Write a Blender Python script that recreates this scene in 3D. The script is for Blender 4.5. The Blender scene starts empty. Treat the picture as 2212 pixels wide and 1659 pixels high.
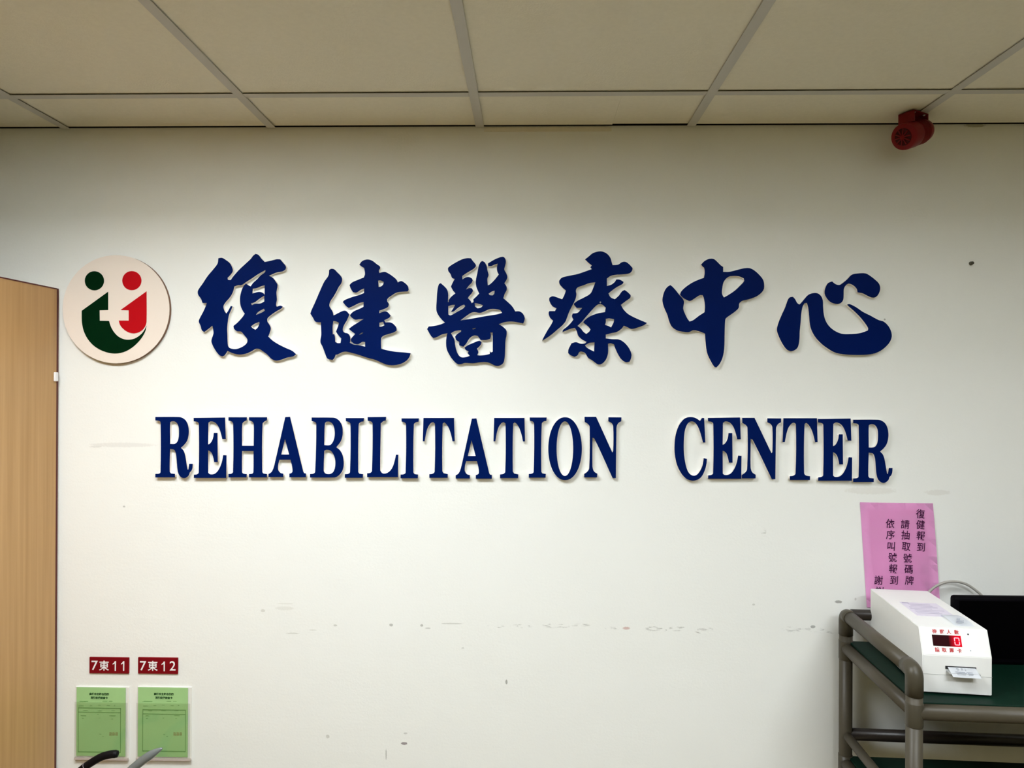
import bpy, bmesh, math, random
from mathutils import Vector, Matrix

# ------------------------------------------------------------------ camera, world, lights, exposure
SC = bpy.context.scene
COL = SC.collection
W_PX, H_PX = 2212, 1659
FOCAL, YAW, PITCH, ROLL = 1543.4, 0.0236, 0.00165, 0.00421
CAM = Vector((0.0, -2.0416, 1.70))
fwd = Vector((-math.sin(YAW)*math.cos(PITCH), math.cos(YAW)*math.cos(PITCH), math.sin(PITCH)))
r0 = Vector((math.cos(YAW), math.sin(YAW), 0.0))
u0 = r0.cross(fwd)
RIGHT = r0*math.cos(ROLL) + u0*math.sin(ROLL)
UP = -r0*math.sin(ROLL) + u0*math.cos(ROLL)
cam_data = bpy.data.cameras.new('camera')
cam_data.sensor_fit = 'HORIZONTAL'
cam_data.sensor_width = 36.0
cam_data.lens = FOCAL/W_PX*36.0
cam_data.clip_start = 0.02
cam = bpy.data.objects.new('camera', cam_data)
cam.matrix_world = Matrix((( RIGHT.x, UP.x, -fwd.x, CAM.x), (RIGHT.y, UP.y, -fwd.y, CAM.y), (RIGHT.z, UP.z, -fwd.z, CAM.z), (0, 0, 0, 1)))
COL.objects.link(cam)
SC.camera = cam

world = bpy.data.worlds.new('world')
SC.world = world
world.use_nodes = True
world.node_tree.nodes['Background'].inputs[0].default_value = (1, 1, 1, 1)
world.node_tree.nodes['Background'].inputs[1].default_value = 0.0

SC.view_settings.view_transform = 'Standard'
SC.view_settings.look = 'None'
SC.view_settings.gamma = 1.0
SC.view_settings.use_curve_mapping = False
SC.view_settings.exposure = 0.0
SC.cycles.use_denoising = True
SC.cycles.max_bounces = 10
SC.cycles.diffuse_bounces = 6

CEIL = 2.4412          # underside of the ceiling tiles
TX0, TY0, TILE = -0.1431, -0.2312, 0.60   # ceiling grid
ROOM = (-2.9, 2.7, -4.5)                  # left wall, right wall, rear wall
# recessed lamps: (x of cell centre, y of cell centre, size x, size y, power)
LAMPS = [(-0.7431, -1.1312, 1.16, 0.56, 52.5),
         (1.0569, -2.3312, 1.16, 0.56, 66.0),
         (1.0569, -1.1312, 1.16, 0.56, 13.0)]  # third lamp is an unseen fill, added to brighten the right of the wall
LAMP_COLOR = (0.945, 1.0, 1.055)
LAMP_RECESS = 0.16
for i, (lx, ly, sx, sy, pw) in enumerate(LAMPS):
    ld = bpy.data.lights.new('tube_light', 'AREA')
    ld.shape = 'RECTANGLE'
    ld.size, ld.size_y = sx-0.02, sy-0.02
    ld.energy = pw
    ld.color = LAMP_COLOR
    lo = bpy.data.objects.new('tube_light', ld)
    lo.location = (lx, ly, CEIL+LAMP_RECESS-0.006)
    COL.objects.link(lo)


# ------------------------------------------------------------------ helpers
def on_y(px, py, y=0.0):
    """point of the plane at depth y seen at photo position px, py"""
    d = fwd + RIGHT*((px-W_PX/2)/FOCAL) - UP*((py-H_PX/2)/FOCAL)
    return CAM + d*((y-CAM.y)/d.y)


def srgb(r, g, b):
    def f(c):
        c /= 255.0
        return c/12.92 if c <= 0.04045 else ((c+0.055)/1.055)**2.4
    return (f(r), f(g), f(b), 1.0)


def mat(name, color, rough=0.6, spec=0.4, metal=0.0, noise=None, bump=None, emit=None, coat=0.0):
    m = bpy.data.materials.new(name)
    m.use_nodes = True
    nt = m.node_tree
    b = nt.nodes['Principled BSDF']
    b.inputs['Base Color'].default_value = color
    b.inputs['Roughness'].default_value = rough
    b.inputs['Specular IOR Level'].default_value = spec
    b.inputs['Metallic'].default_value = metal
    b.inputs['Coat Weight'].default_value = coat
    tc = nt.nodes.new('ShaderNodeTexCoord')
    if noise:
        scale, amount = noise
        n = nt.nodes.new('ShaderNodeTexNoise')
        n.inputs['Scale'].default_value = scale
        n.inputs['Detail'].default_value = 4
        nt.links.new(tc.outputs['Object'], n.inputs['Vector'])
        mx = nt.nodes.new('ShaderNodeMix')
        mx.data_type = 'RGBA'
        mx.inputs[6].default_value = tuple(c*(1-amount) for c in color[:3])+(1,)
        mx.inputs[7].default_value = tuple(min(1, c*(1+amount)) for c in color[:3])+(1,)
        nt.links.new(n.outputs['Fac'], mx.inputs[0])
        nt.links.new(mx.outputs[2], b.inputs['Base Color'])
    if bump:
        scale, strength, dist = bump
        n = nt.nodes.new('ShaderNodeTexNoise')
        n.inputs['Scale'].default_value = scale
        n.inputs['Detail'].default_value = 3
        nt.links.new(tc.outputs['Object'], n.inputs['Vector'])
        bp = nt.nodes.new('ShaderNodeBump')
        bp.inputs['Strength'].default_value = strength
        bp.inputs['Distance'].default_value = dist
        nt.links.new(n.outputs['Fac'], bp.inputs['Height'])
        nt.links.new(bp.outputs['Normal'], b.inputs['Normal'])
    if emit:
        b.inputs['Emission Color'].default_value = emit[0]
        b.inputs['Emission Strength'].default_value = emit[1]
    return m


def link_mesh(name, me, material, parent=None):
    """link a mesh given in world coordinates as ONE object, optionally under a parent"""
    o = bpy.data.objects.new(name, me)
    COL.objects.link(o)
    if material is not None:
        me.materials.clear()
        me.materials.append(material)
    if parent is not None:
        par_world = world_of(parent)
        me.transform(par_world.inverted())
        o.parent = parent
    return o


def world_of(o):
    m = o.matrix_basis.copy()
    while o.parent is not None:
        o = o.parent
        m = o.matrix_basis @ m
    return m


def from_bm(name, bm, material, parent=None, smooth=False):
    bmesh.ops.recalc_face_normals(bm, faces=bm.faces[:])
    me = bpy.data.meshes.new(name)
    bm.to_mesh(me)
    bm.free()
    if smooth:
        for p in me.polygons:
            p.use_smooth = True
    return link_mesh(name, me, material, parent)


def thing(name, label, cat, loc=(0, 0, 0), group=None, rotz=0.0):
    o = bpy.data.objects.new(name, None)
    o.empty_display_size = 0.05
    o.location = loc
    o.rotation_euler = (0, 0, rotz)
    o.matrix_basis = Matrix.Translation(Vector(loc)) @ Matrix.Rotation(rotz, 4, 'Z')
    COL.objects.link(o)
    return tag(o, label, cat, group)


def tag(o, label, cat, group=None):
    o['label'] = label
    o['category'] = cat
    if group:
        o['group'] = group
    return o


def structure(o, label=None):
    o['kind'] = 'structure'
    if label:
        o['label'] = label
    return o


def add_box(bm, x0, x1, y0, y1, z0, z1, M=None, bevel=0.0):
    g = bmesh.ops.create_cube(bm, size=1.0)
    vs = g['verts']
    for v in vs:
        v.co = Vector((x0+(v.co.x+.5)*(x1-x0), y0+(v.co.y+.5)*(y1-y0), z0+(v.co.z+.5)*(z1-z0)))
    if bevel > 0:
        es = list({e for v in vs for e in v.link_edges})
        r = bmesh.ops.bevel(bm, geom=es, offset=bevel, segments=3, affect='EDGES', profile=0.5)
        vs = list({v for f in r['faces'] for v in f.verts} | {v for v in vs if v.is_valid})
    if M is not None:
        for v in vs:
            v.co = M @ v.co
    return vs


def box(name, x0, x1, y0, y1, z0, z1, material, parent=None, bevel=0.0, M=None):
    bm = bmesh.new()
    add_box(bm, x0, x1, y0, y1, z0, z1, M, bevel)
    return from_bm(name, bm, material, parent)


def add_tube(bm, pts, radii, seg=20, cap=True):
    """sweep a circle along a polyline; radii one value or one per point"""
    pts = [Vector(p) for p in pts]
    n = len(pts)
    if not hasattr(radii, '__len__'):
        radii = [radii]*n
    rings = []
    t0 = (pts[1]-pts[0]).normalized()
    nrm = t0.orthogonal().normalized()
    for i in range(n):
        if i == 0:
            t = (pts[1]-pts[0]).normalized()
        elif i == n-1:
            t = (pts[-1]-pts[-2]).normalized()
        else:
            t = ((pts[i]-pts[i-1]).normalized()+(pts[i+1]-pts[i]).normalized()).normalized()
        nrm = (nrm - t*nrm.dot(t)).normalized()
        bn = t.cross(nrm)
        rings.append([bm.verts.new(pts[i]+(nrm*math.cos(2*math.pi*k/seg)+bn*math.sin(2*math.pi*k/seg))*radii[i]) for k in range(seg)])
    for a, b in zip(rings[:-1], rings[1:]):
        for k in range(seg):
            f = bm.faces.new((a[k], a[(k+1) % seg], b[(k+1) % seg], b[k]))
            f.smooth = True
    if cap:
        bm.faces.new(rings[0][::-1])
        bm.faces.new(rings[-1])


def tube(name, pts, radii, material, parent=None, seg=20):
    bm = bmesh.new()
    add_tube(bm, pts, radii, seg)
    bmesh.ops.recalc_face_normals(bm, faces=bm.faces[:])
    me = bpy.data.meshes.new(name)
    bm.to_mesh(me)
    bm.free()
    return link_mesh(name, me, material, parent)


def smooth_path(pts, sub=6):
    pts = [Vector(p) for p in pts]
    out = []
    for i in range(len(pts)-1):
        p0 = pts[max(i-1, 0)]; p1 = pts[i]; p2 = pts[i+1]; p3 = pts[min(i+2, len(pts)-1)]
        for k in range(sub):
            t = k/sub
            out.append(0.5*((2*p1)+(p2-p0)*t+(2*p0-5*p1+4*p2-p3)*t*t+(3*p1-p0-3*p2+p3)*t**3))
    out.append(pts[-1])
    return out


def round_loop(pts, sub=4, corner=48.0):
    """closed outline through the points: soft where it bends gently, sharp at corners"""
    P = [Vector(p) for p in pts]
    n = len(P)
    sharp = []
    for i in range(n):
        a = P[i]-P[i-1]
        b = P[(i+1) % n]-P[i]
        ang = math.degrees(a.angle(b)) if a.length > 1e-9 and b.length > 1e-9 else 180
        sharp.append(ang > corner)
    out = []
    for i in range(n):
        j = (i+1) % n
        p1, p2 = P[i], P[j]
        d = p2-p1
        L = d.length
        def tan(k):
            if sharp[k]:
                return d.copy()
            t = (P[(k+1) % n]-P[k-1])
            return t.normalized()*L
        if sharp[i] and sharp[j]:
            out.append(p1)
            continue
        m1, m2 = tan(i), tan(j)
        for k in range(sub):
            t = k/sub
            h00 = 2*t**3-3*t*t+1; h10 = t**3-2*t*t+t; h01 = -2*t**3+3*t*t; h11 = t**3-t*t
            out.append(p1*h00+m1*h10+p2*h01+m2*h11)
    return out


def plate_mesh(name, loops, y_back, y_front):
    """extruded plate with holes; loops hold (x, z) outlines on a wall-parallel plane"""
    cu = bpy.data.curves.new(name, 'CURVE')
    cu.dimensions = '2D'
    cu.fill_mode = 'BOTH'
    cu.extrude = abs(y_back-y_front)/2
    for lp in loops:
        sp = cu.splines.new('POLY')
        sp.points.add(len(lp)-1)
        for k, q in enumerate(lp):
            sp.points[k].co = (q[0], q[1], 0, 1)
        sp.use_cyclic_u = True
    return curve_to_mesh(cu, Matrix.Translation((0, (y_back+y_front)/2, 0)) @ Matrix.Rotation(math.pi/2, 4, 'X'))


def curve_to_mesh(cu, M):
    tmp = bpy.data.objects.new('tmp', cu)
    COL.objects.link(tmp)
    dg = bpy.context.evaluated_depsgraph_get()
    dg.update()
    me = bpy.data.meshes.new_from_object(tmp.evaluated_get(dg))
    bpy.data.objects.remove(tmp)
    bpy.data.curves.remove(cu)
    me.transform(M)
    return me


def text_mesh(body, size, M, depth=0.0003, bold=0.0, shear=0.0, sx=1.0):
    """lettering as a mesh: local x right, y up, centred, placed by matrix M"""
    cu = bpy.data.curves.new('text', 'FONT')
    cu.body = body
    cu.size = size
    cu.extrude = depth/2
    cu.offset = bold
    cu.shear = shear
    cu.resolution_u = 3
    me = curve_to_mesh(cu, Matrix.Identity(4))
    xs = [v.co.x for v in me.vertices]; ys = [v.co.y for v in me.vertices]
    c = Vector(((min(xs)+max(xs))/2, (min(ys)+max(ys))/2, 0))
    me.transform(M @ Matrix.Diagonal((sx, 1, 1, 1)) @ Matrix.Translation(-c))
    return me


def merge(meshes, name):
    bm = bmesh.new()
    for me in meshes:
        bm.from_mesh(me)
        bpy.data.meshes.remove(me)
    out = bpy.data.meshes.new(name)
    bm.to_mesh(out)
    bm.free()
    return out


def wall_frame(p):
    """local x right, y up, z out of the sign wall, at point p"""
    return Matrix.Translation(p) @ Matrix.Rotation(math.pi/2, 4, 'X')


# ------------------------------------------------------------------ materials
M_tile = mat('ceiling_tile_board', (0.80, 0.765, 0.65, 1), 0.95, 0.1, noise=(90, 0.05), bump=(220, 0.25, 0.002))
M_tee = mat('ceiling_grid_paint', (0.56, 0.55, 0.52, 1), 0.55, 0.3)
M_void = mat('dark_void', (0.012, 0.010, 0.008, 1), 0.9, 0.1)  # near-black that stands in for unlit space around the ceiling
M_side = mat('side_wall_paint', (0.27, 0.24, 0.15, 1), 0.85, 0.2, noise=(3, 0.03))
M_floor = mat('floor_vinyl', (0.21, 0.165, 0.075, 1), 0.5, 0.3, noise=(4, 0.12))
M_blue = mat('navy_acrylic', (0.0004, 0.0092, 0.088, 1), 0.45, 0.03, noise=(14, 0.10))
M_foam = mat('foam_board', (0.90, 0.855, 0.80, 1), 0.8, 0.2)
M_disc = mat('cream_acrylic', (0.86, 0.76, 0.67, 1), 0.4, 0.3)
M_disc_edge = mat('brown_board_edge', srgb(128, 96, 78), 0.7, 0.2)
M_green = mat('dark_green_vinyl', srgb(0, 36, 14), 0.5, 0.04, noise=(30, 0.10))
M_red = mat('red_vinyl', srgb(186, 10, 22), 0.5, 0.08)
M_pink = mat('pink_paper', (0.95, 0.50, 0.80, 1), 0.8, 0.1, noise=(8, 0.05))
M_ink = mat('purple_black_ink', (0.060, 0.008, 0.050, 1), 0.7, 0.2)
M_maroon = mat('maroon_plastic', srgb(124, 2, 18), 0.45, 0.2, noise=(20, 0.12))
M_white = mat('white_lettering', (0.9, 0.88, 0.88, 1), 0.6, 0.3)
M_card = mat('green_card', (0.36, 0.60, 0.255, 1), 0.75, 0.2, noise=(14, 0.06))
M_card_ink = mat('card_ink', (0.035, 0.10, 0.03, 1), 0.8, 0.1)
M_card_line = mat('card_rule', (0.17, 0.36, 0.115, 1), 0.8, 0.1)
M_stamp = mat('stamp_ink', (0.30, 0.17, 0.05, 1), 0.8, 0.1)
M_acryl = mat('white_holder_plastic', (0.84, 0.82, 0.77, 1), 0.3, 0.4)
M_lip = mat('shaded_lip_plastic', (0.50, 0.42, 0.38, 1), 0.3, 0.4)  # brown-grey carries the shadow along the pocket's bottom ledge
M_tube = mat('taupe_coated_tube', srgb(72, 66, 53), 0.42, 0.3, noise=(9, 0.06))
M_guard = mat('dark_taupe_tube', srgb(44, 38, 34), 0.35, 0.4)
M_joint = mat('taupe_joint_plastic', srgb(70, 65, 53), 0.38, 0.3)
M_mat = mat('green_shelf_mat', srgb(3, 33, 22), 0.55, 0.15, noise=(60, 0.25))
M_case = mat('black_case_plastic', (0.0012, 0.0009, 0.0018, 1), 0.6, 0.05)
M_disp = mat('white_enclosure', (0.83, 0.83, 0.80, 1), 0.45, 0.35, noise=(40, 0.02))
M_seam = mat('grey_seam_and_ledge', (0.42, 0.42, 0.40, 1), 0.8, 0.1)  # plain grey for the enclosure seam line and the slot ledge
M_dred = mat('red_print', srgb(196, 70, 72), 0.7, 0.2)
M_ledwin = mat('display_window', (0.006, 0.001, 0.003, 1), 0.15, 0.5)
M_seg = mat('lit_segment', (0.8, 0.1, 0.12, 1), 0.5, 0.2, emit=((1.0, 0.22, 0.26, 1), 2.6))
M_dark = mat('dark_plastic', (0.02, 0.019, 0.02, 1), 0.5, 0.3)
M_lilac = mat('faded_label', (0.70, 0.66, 0.75, 1), 0.5, 0.3, noise=(70, 0.08))
M_lilac_ink = mat('faded_label_ink', (0.46, 0.42, 0.54, 1), 0.6, 0.2)
M_ticket = mat('ticket_paper', (0.88, 0.90, 0.93, 1), 0.7, 0.2)
M_grey_ink = mat('ticket_ink', (0.30, 0.32, 0.38, 1), 0.7, 0.2)
M_metal = mat('brushed_metal', (0.55, 0.56, 0.57, 1), 0.35, 0.5, metal=0.85)
M_greyrod = mat('satin_silver', (0.17, 0.195, 0.20, 1), 0.2, 0.9, metal=0.0)
M_rubber = mat('black_rubber', (0.004, 0.0035, 0.005, 1), 0.5, 0.15)
M_cable = mat('grey_cable_sheath', (0.40, 0.38, 0.34, 1), 0.5, 0.4)
M_siren = mat('red_siren_paint', (0.20, 0.006, 0.009, 1), 0.45, 0.2, noise=(50, 0.10))
M_siren_d = mat('dark_red_recess', (0.06, 0.003, 0.005, 1), 0.6, 0.2)
M_housing = mat('lamp_reflector', (0.75, 0.75, 0.72, 1), 0.5, 0.4)
M_band = mat('door_edge_band', srgb(92, 48, 44), 0.6, 0.2)

# display glow: a lit LED behind red filter glass brightens towards the digit
M_glow = mat('lit_red_filter', (0.02, 0.001, 0.002, 1), 0.15, 0.4)
nt = M_glow.node_tree
tc = nt.nodes.new('ShaderNodeTexCoord')
sep = nt.nodes.new('ShaderNodeSeparateXYZ')
nt.links.new(tc.outputs['Generated'], sep.inputs[0])
rmp = nt.nodes.new('ShaderNodeValToRGB')
rmp.color_ramp.elements[0].position = 0.56
rmp.color_ramp.elements[0].color = (0.004, 0.0, 0.002, 1)
rmp.color_ramp.elements[1].position = 0.84
rmp.color_ramp.elements[1].color = (1.0, 0.0, 0.022, 1)
nt.links.new(sep.outputs['X'], rmp.inputs[0])
nt.links.new(rmp.outputs[0], nt.nodes['Principled BSDF'].inputs['Emission Color'])
nt.nodes['Principled BSDF'].inputs['Emission Strength'].default_value = 0.85

# clear pocket front
M_clear = bpy.data.materials.new('clear_pocket')
M_clear.use_nodes = True
nt = M_clear.node_tree
nt.nodes.clear()
out = nt.nodes.new('ShaderNodeOutputMaterial')
tr = nt.nodes.new('ShaderNodeBsdfTransparent')
tr.inputs[0].default_value = (0.95, 0.965, 0.95, 1)
gl = nt.nodes.new('ShaderNodeBsdfGlossy')
gl.inputs['Roughness'].default_value = 0.12
mx = nt.nodes.new('ShaderNodeMixShader')
mx.inputs[0].default_value = 0.05
nt.links.new(tr.outputs[0], mx.inputs[1])
nt.links.new(gl.outputs[0], mx.inputs[2])
nt.links.new(mx.outputs[0], out.inputs[0])

# wood with a vertical grain
M_wood = mat('tan_wood_veneer', srgb(196, 148, 92), 0.42, 0.35)
nt = M_wood.node_tree
b = nt.nodes['Principled BSDF']
tc = nt.nodes.new('ShaderNodeTexCoord')
mp = nt.nodes.new('ShaderNodeMapping')
mp.inputs['Scale'].default_value = (30, 30, 0.8)
n1 = nt.nodes.new('ShaderNodeTexNoise')
n1.inputs['Scale'].default_value = 2.2
n1.inputs['Detail'].default_value = 6
nt.links.new(tc.outputs['Object'], mp.inputs[0])
nt.links.new(mp.outputs[0], n1.inputs['Vector'])
rp = nt.nodes.new('ShaderNodeValToRGB')
rp.color_ramp.elements[0].position = 0.3
rp.color_ramp.elements[0].color = (0.43, 0.245, 0.092, 1)
rp.color_ramp.elements[1].position = 0.7
rp.color_ramp.elements[1].color = (0.54, 0.32, 0.135, 1)
nt.links.new(n1.outputs['Fac'], rp.inputs[0])
nt.links.new(rp.outputs[0], b.inputs['Base Color'])

# sign wall: off-white paint, faint roller texture, scuffs and old tape marks at their places
M_wall = mat('off_white_wall_paint', (0.86, 0.855, 0.785, 1), 0.7, 0.25)
nt = M_wall.node_tree
b = nt.nodes['Principled BSDF']
tc = nt.nodes.new('ShaderNodeTexCoord')
sep = nt.nodes.new('ShaderNodeSeparateXYZ')
nt.links.new(tc.outputs['Object'], sep.inputs[0])


def nmath(op, a, b_=None, c_=None, clamp=False):
    n = nt.nodes.new('ShaderNodeMath')
    n.operation = op
    n.use_clamp = clamp
    for k, v in enumerate((a, b_, c_)):
        if v is None:
            continue
        if hasattr(v, 'is_linked'):
            nt.links.new(v, n.inputs[k])
        else:
            n.inputs[k].default_value = v
    return n.outputs[0]


def nnoise(scale, stretch=(1, 1, 1), detail=3):
    mp_ = nt.nodes.new('ShaderNodeMapping')
    mp_.inputs['Scale'].default_value = stretch
    nt.links.new(tc.outputs['Object'], mp_.inputs[0])
    n = nt.nodes.new('ShaderNodeTexNoise')
    n.inputs['Scale'].default_value = scale
    n.inputs['Detail'].default_value = detail
    nt.links.new(mp_.outputs[0], n.inputs['Vector'])
    return n.outputs['Fac']


grime = nnoise(1.0, (45, 45, 160), 4)
fine = nnoise(1.0, (160, 160, 160), 2)
soft = nnoise(1.6, (1, 1, 1), 4)
mixc = nt.nodes.new('ShaderNodeMix')
mixc.data_type = 'RGBA'
mixc.inputs[6].default_value = (0.84, 0.845, 0.80, 1)
mixc.inputs[7].default_value = (0.875, 0.88, 0.84, 1)
nt.links.new(soft, mixc.inputs[0])
cur = mixc.outputs[2]
# (photo x, y, half width, half height in photo pixels, colour, strength, broken-up?)
SCUFFS = [
    (1075, 1353, 22, 3, (0.42, 0.42, 0.38), 0.8, 1), (1125, 1353, 22, 4, (0.42, 0.42, 0.38), 0.8, 1),
    (1200, 1352, 30, 5, (0.45, 0.45, 0.41), 0.8, 1), (1252, 1350, 26, 3, (0.5, 0.5, 0.46), 0.7, 1),
    (1327, 1357, 18, 4, (0.42, 0.42, 0.38), 0.8, 1), (1353, 1357, 8, 3, (0.62, 0.42, 0.38), 0.8, 0),
    (1412, 1358, 18, 5, (0.45, 0.45, 0.41), 0.8, 1), (1432, 1361, 9, 4, (0.3, 0.3, 0.27), 0.9, 1),
    (1462, 1358, 20, 5, (0.42, 0.42, 0.38), 0.8, 1), (1512, 1364, 10, 4, (0.42, 0.40, 0.36), 0.9, 1),
    (1525, 1359, 16, 4, (0.5, 0.5, 0.46), 0.8, 1), (1710, 1360, 20, 6, (0.5, 0.5, 0.47), 0.8, 1),
    (1755, 1360, 26, 5, (0.5, 0.5, 0.47), 0.8, 1), (1756, 1354, 5, 3, (0.35, 0.35, 0.33), 0.9, 0),
    (1785, 1366, 18, 3, (0.5, 0.5, 0.47), 0.8, 1), (1811, 1300, 8, 3, (0.35, 0.34, 0.31), 0.9, 0),
    (845, 1350, 4, 3, (0.40, 0.40, 0.37), 0.8, 0), (911, 1351, 3, 3, (0.42, 0.42, 0.38), 0.8, 0),
    (924, 1357, 6, 1.5, (0.5, 0.5, 0.46), 0.7, 0), (975, 1347, 22, 1.5, (0.5, 0.5, 0.45), 0.6, 0),
    (724, 1351, 4, 2, (0.52, 0.52, 0.47), 0.7, 0), (615, 1314, 20, 4, (0.60, 0.59, 0.52), 0.3, 0),
    (616, 1304, 18, 1.5, (0.60, 0.59, 0.52), 0.3, 0), (632, 1368, 14, 1.5, (0.58, 0.58, 0.52), 0.6, 0),
    (568, 1319, 5, 3, (0.6, 0.59, 0.52), 0.6, 0), (676, 1361, 8, 1.2, (0.62, 0.62, 0.55), 0.6, 0),
    (1094, 1473, 2.2, 5, (0.32, 0.32, 0.29), 0.9, 0), (873, 1606, 7, 3, (0.25, 0.21, 0.22), 0.9, 0),
    (834, 1629, 1.3, 12, (0.42, 0.42, 0.38), 0.8, 0), (708, 1591, 4, 4, (0.55, 0.55, 0.5), 0.7, 0),
    (876, 1584, 4, 2, (0.55, 0.55, 0.5), 0.7, 0), (1650, 1150, 5, 9, (0.62, 0.62, 0.57), 0.7, 1),
    (1880, 1060, 52, 8, (0.74, 0.72, 0.66), 0.55, 0), (2026, 1064, 26, 6, (0.72, 0.70, 0.64), 0.5, 0),
    (265, 961, 70, 5, (0.70, 0.69, 0.65), 0.5, 0), (207, 965, 14, 2, (0.64, 0.64, 0.6), 0.5, 0),
    (268, 1094, 2.5, 2, (0.5, 0.5, 0.46), 0.8, 0), (1911, 690, 2, 2, (0.35, 0.34, 0.30), 0.8, 0),
    (2106, 271, 22, 4, (0.48, 0.46, 0.36), 0.8, 0), (1000, 1400, 3, 2, (0.6, 0.6, 0.55), 0.6, 0),
    (1628, 1306, 3, 2, (0.55, 0.55, 0.5), 0.7, 0), (1848, 1294, 2, 3, (0.55, 0.55, 0.5), 0.7, 0),
]
for sx_, sy_, hw, hh, colr, st, brk in SCUFFS:
    p = on_y(sx_, sy_)
    ex, ez = hw*1.323e-3, hh*1.323e-3
    dx = nmath('MULTIPLY', nmath('SUBTRACT', sep.outputs['X'], p.x), 1/ex)
    dz = nmath('MULTIPLY', nmath('SUBTRACT', sep.outputs['Z'], p.z), 1/ez)
    r2 = nmath('ADD', nmath('MULTIPLY', dx, dx), nmath('MULTIPLY', dz, dz))
    r2 = nmath('ADD', r2, nmath('MULTIPLY', nmath('SUBTRACT', fine, 0.5), 1.6))
    m_ = nmath('MULTIPLY', nmath('SUBTRACT', 1.25, r2), 1.8, clamp=True)
    if brk:
        m_ = nmath('MULTIPLY', m_, nmath('MULTIPLY', nmath('SUBTRACT', grime, 0.50), 7.0, clamp=True))
    m_ = nmath('MULTIPLY', m_, st)
    mm = nt.nodes.new('ShaderNodeMix')
    mm.data_type = 'RGBA'
    nt.links.new(m_, mm.inputs[0])
    nt.links.new(cur, mm.inputs[6])
    mm.inputs[7].default_value = tuple(colr)+(1,)
    cur = mm.outputs[2]
nt.links.new(cur, b.inputs['Base Color'])
bp = nt.nodes.new('ShaderNodeBump')
bp.inputs['Strength'].default_value = 0.35
bp.inputs['Distance'].default_value = 0.003
hsum = nmath('ADD', nmath('MULTIPLY', fine, 0.25), nmath('MULTIPLY', nnoise(5.0, (1, 1, 3), 3), 1.0))
nt.links.new(hsum, bp.inputs['Height'])
nt.links.new(bp.outputs['Normal'], b.inputs['Normal'])

# ------------------------------------------------------------------ room shell
XL, XR, YR = ROOM
structure(box('wall_front', XL-0.1, XR+0.1, 0.0, 0.12, 0, CEIL-0.0006, M_wall))
structure(box('trim_0', XL-0.1, XR+0.1, 0.0, 0.12, CEIL-0.0006, CEIL+0.4, M_void), 'dark block painted as the unlit gap between wall top and suspended ceiling')  # solid block, coloured dark for the shade above the ceiling edge
structure(box('wall_left', XL-0.1, XL, YR, 0.0, 0, CEIL+0.4, M_side))
structure(box('wall_right', XR, XR+0.1, YR, 0.0, 0, CEIL+0.4, M_side))
structure(box('wall_rear', XL-0.1, XR+0.1, YR-0.1, YR, 0, CEIL+0.4, M_side))
structure(box('floor', XL-0.1, XR+0.1, YR-0.1, 0.12, -0.1, 0, M_floor))
structure(box('trim_1', XL-0.1, XR+0.1, YR-0.1, 0.12, CEIL+0.4, CEIL+0.45, M_void), 'dark unseen cover added above the suspended ceiling against light leaks')  # unseen cover added so no light leaks in above the tiles
structure(box('baseboard_front', -1.30, XR, -0.012, 0.0, 0.0, 0.09, mat('baseboard_vinyl', (0.10, 0.08, 0.06, 1), 0.5)))

xs = [TX0+TILE*k for k in range(-5, 6)]
xs = [XL] + [x for x in xs if XL+0.05 < x < XR-0.05] + [XR]
ys = [0.0] + [y for y in (TY0-TILE*k for k in range(0, 8)) if y > YR+0.05] + [YR]


def lamp_cell(cx, cy):
    return any(abs(cx-l[0]) < l[2]/2 and abs(cy-l[1]) < l[3]/2 for l in LAMPS)


bm = bmesh.new()
for i in range(len(xs)-1):
    for j in range(len(ys)-1):
        if lamp_cell((xs[i]+xs[i+1])/2, (ys[j]+ys[j+1])/2):
            continue
        yb = ys[j]-(0.0 if j else 0.0095)
        if j == 0 and abs((xs[i]+xs[i+1])/2-(TX0+0.3)) < 0.1:
            xm = on_y(1322, 274).x
            add_box(bm, xs[i]+.001, xm, ys[j+1]+.001, -0.0080, CEIL, CEIL+0.014)
            add_box(bm, xm+.0005, xs[i+1]-.001, ys[j+1]+.001, -0.013, CEIL+.0005, CEIL+0.014)
            continue
        add_box(bm, xs[i]+.001, xs[i+1]-.001, ys[j+1]+.001, yb-.001, CEIL, CEIL+0.014)
structure(from_bm('ceiling', bm, M_tile), 'suspended ceiling of pale square tiles')

tn = 2
bmv = bmesh.new()
for x in xs[1:-1]:
    bm = bmesh.new()
    y_runs = [(YR, -0.004)]
    for l in LAMPS:
        pass
    for a, c in y_runs:
        add_box(bm, x-0.012, x+0.012, a, c, CEIL-0.0042, CEIL-0.0030)
        add_box(bm, x-0.0018, x+0.0018, a, c, CEIL-0.0030, CEIL+0.035)
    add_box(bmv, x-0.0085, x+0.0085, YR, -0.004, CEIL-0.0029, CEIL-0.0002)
    structure(from_bm('trim_%d' % tn, bm, M_tee), 'ceiling grid bar running towards the sign wall'); tn += 1
for y in ys[1:-1]:
    bm = bmesh.new()
    for a, c in zip(xs[:-1], xs[1:]):
        if any(abs((a+c)/2-l[0]) < l[2]/2 and abs(y-l[1]) < l[3]/2-0.05 for l in LAMPS):
            continue
        add_box(bm, a+(0.0122 if a > XL else 0), c-(0.0122 if c < XR else 0), y-0.012, y+0.012, CEIL-0.0041, CEIL-0.0030)
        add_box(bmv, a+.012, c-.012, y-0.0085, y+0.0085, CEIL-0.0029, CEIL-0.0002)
    structure(from_bm('trim_%d' % tn, bm, M_tee), 'ceiling grid bar parallel to the sign wall'); tn += 1
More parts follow.
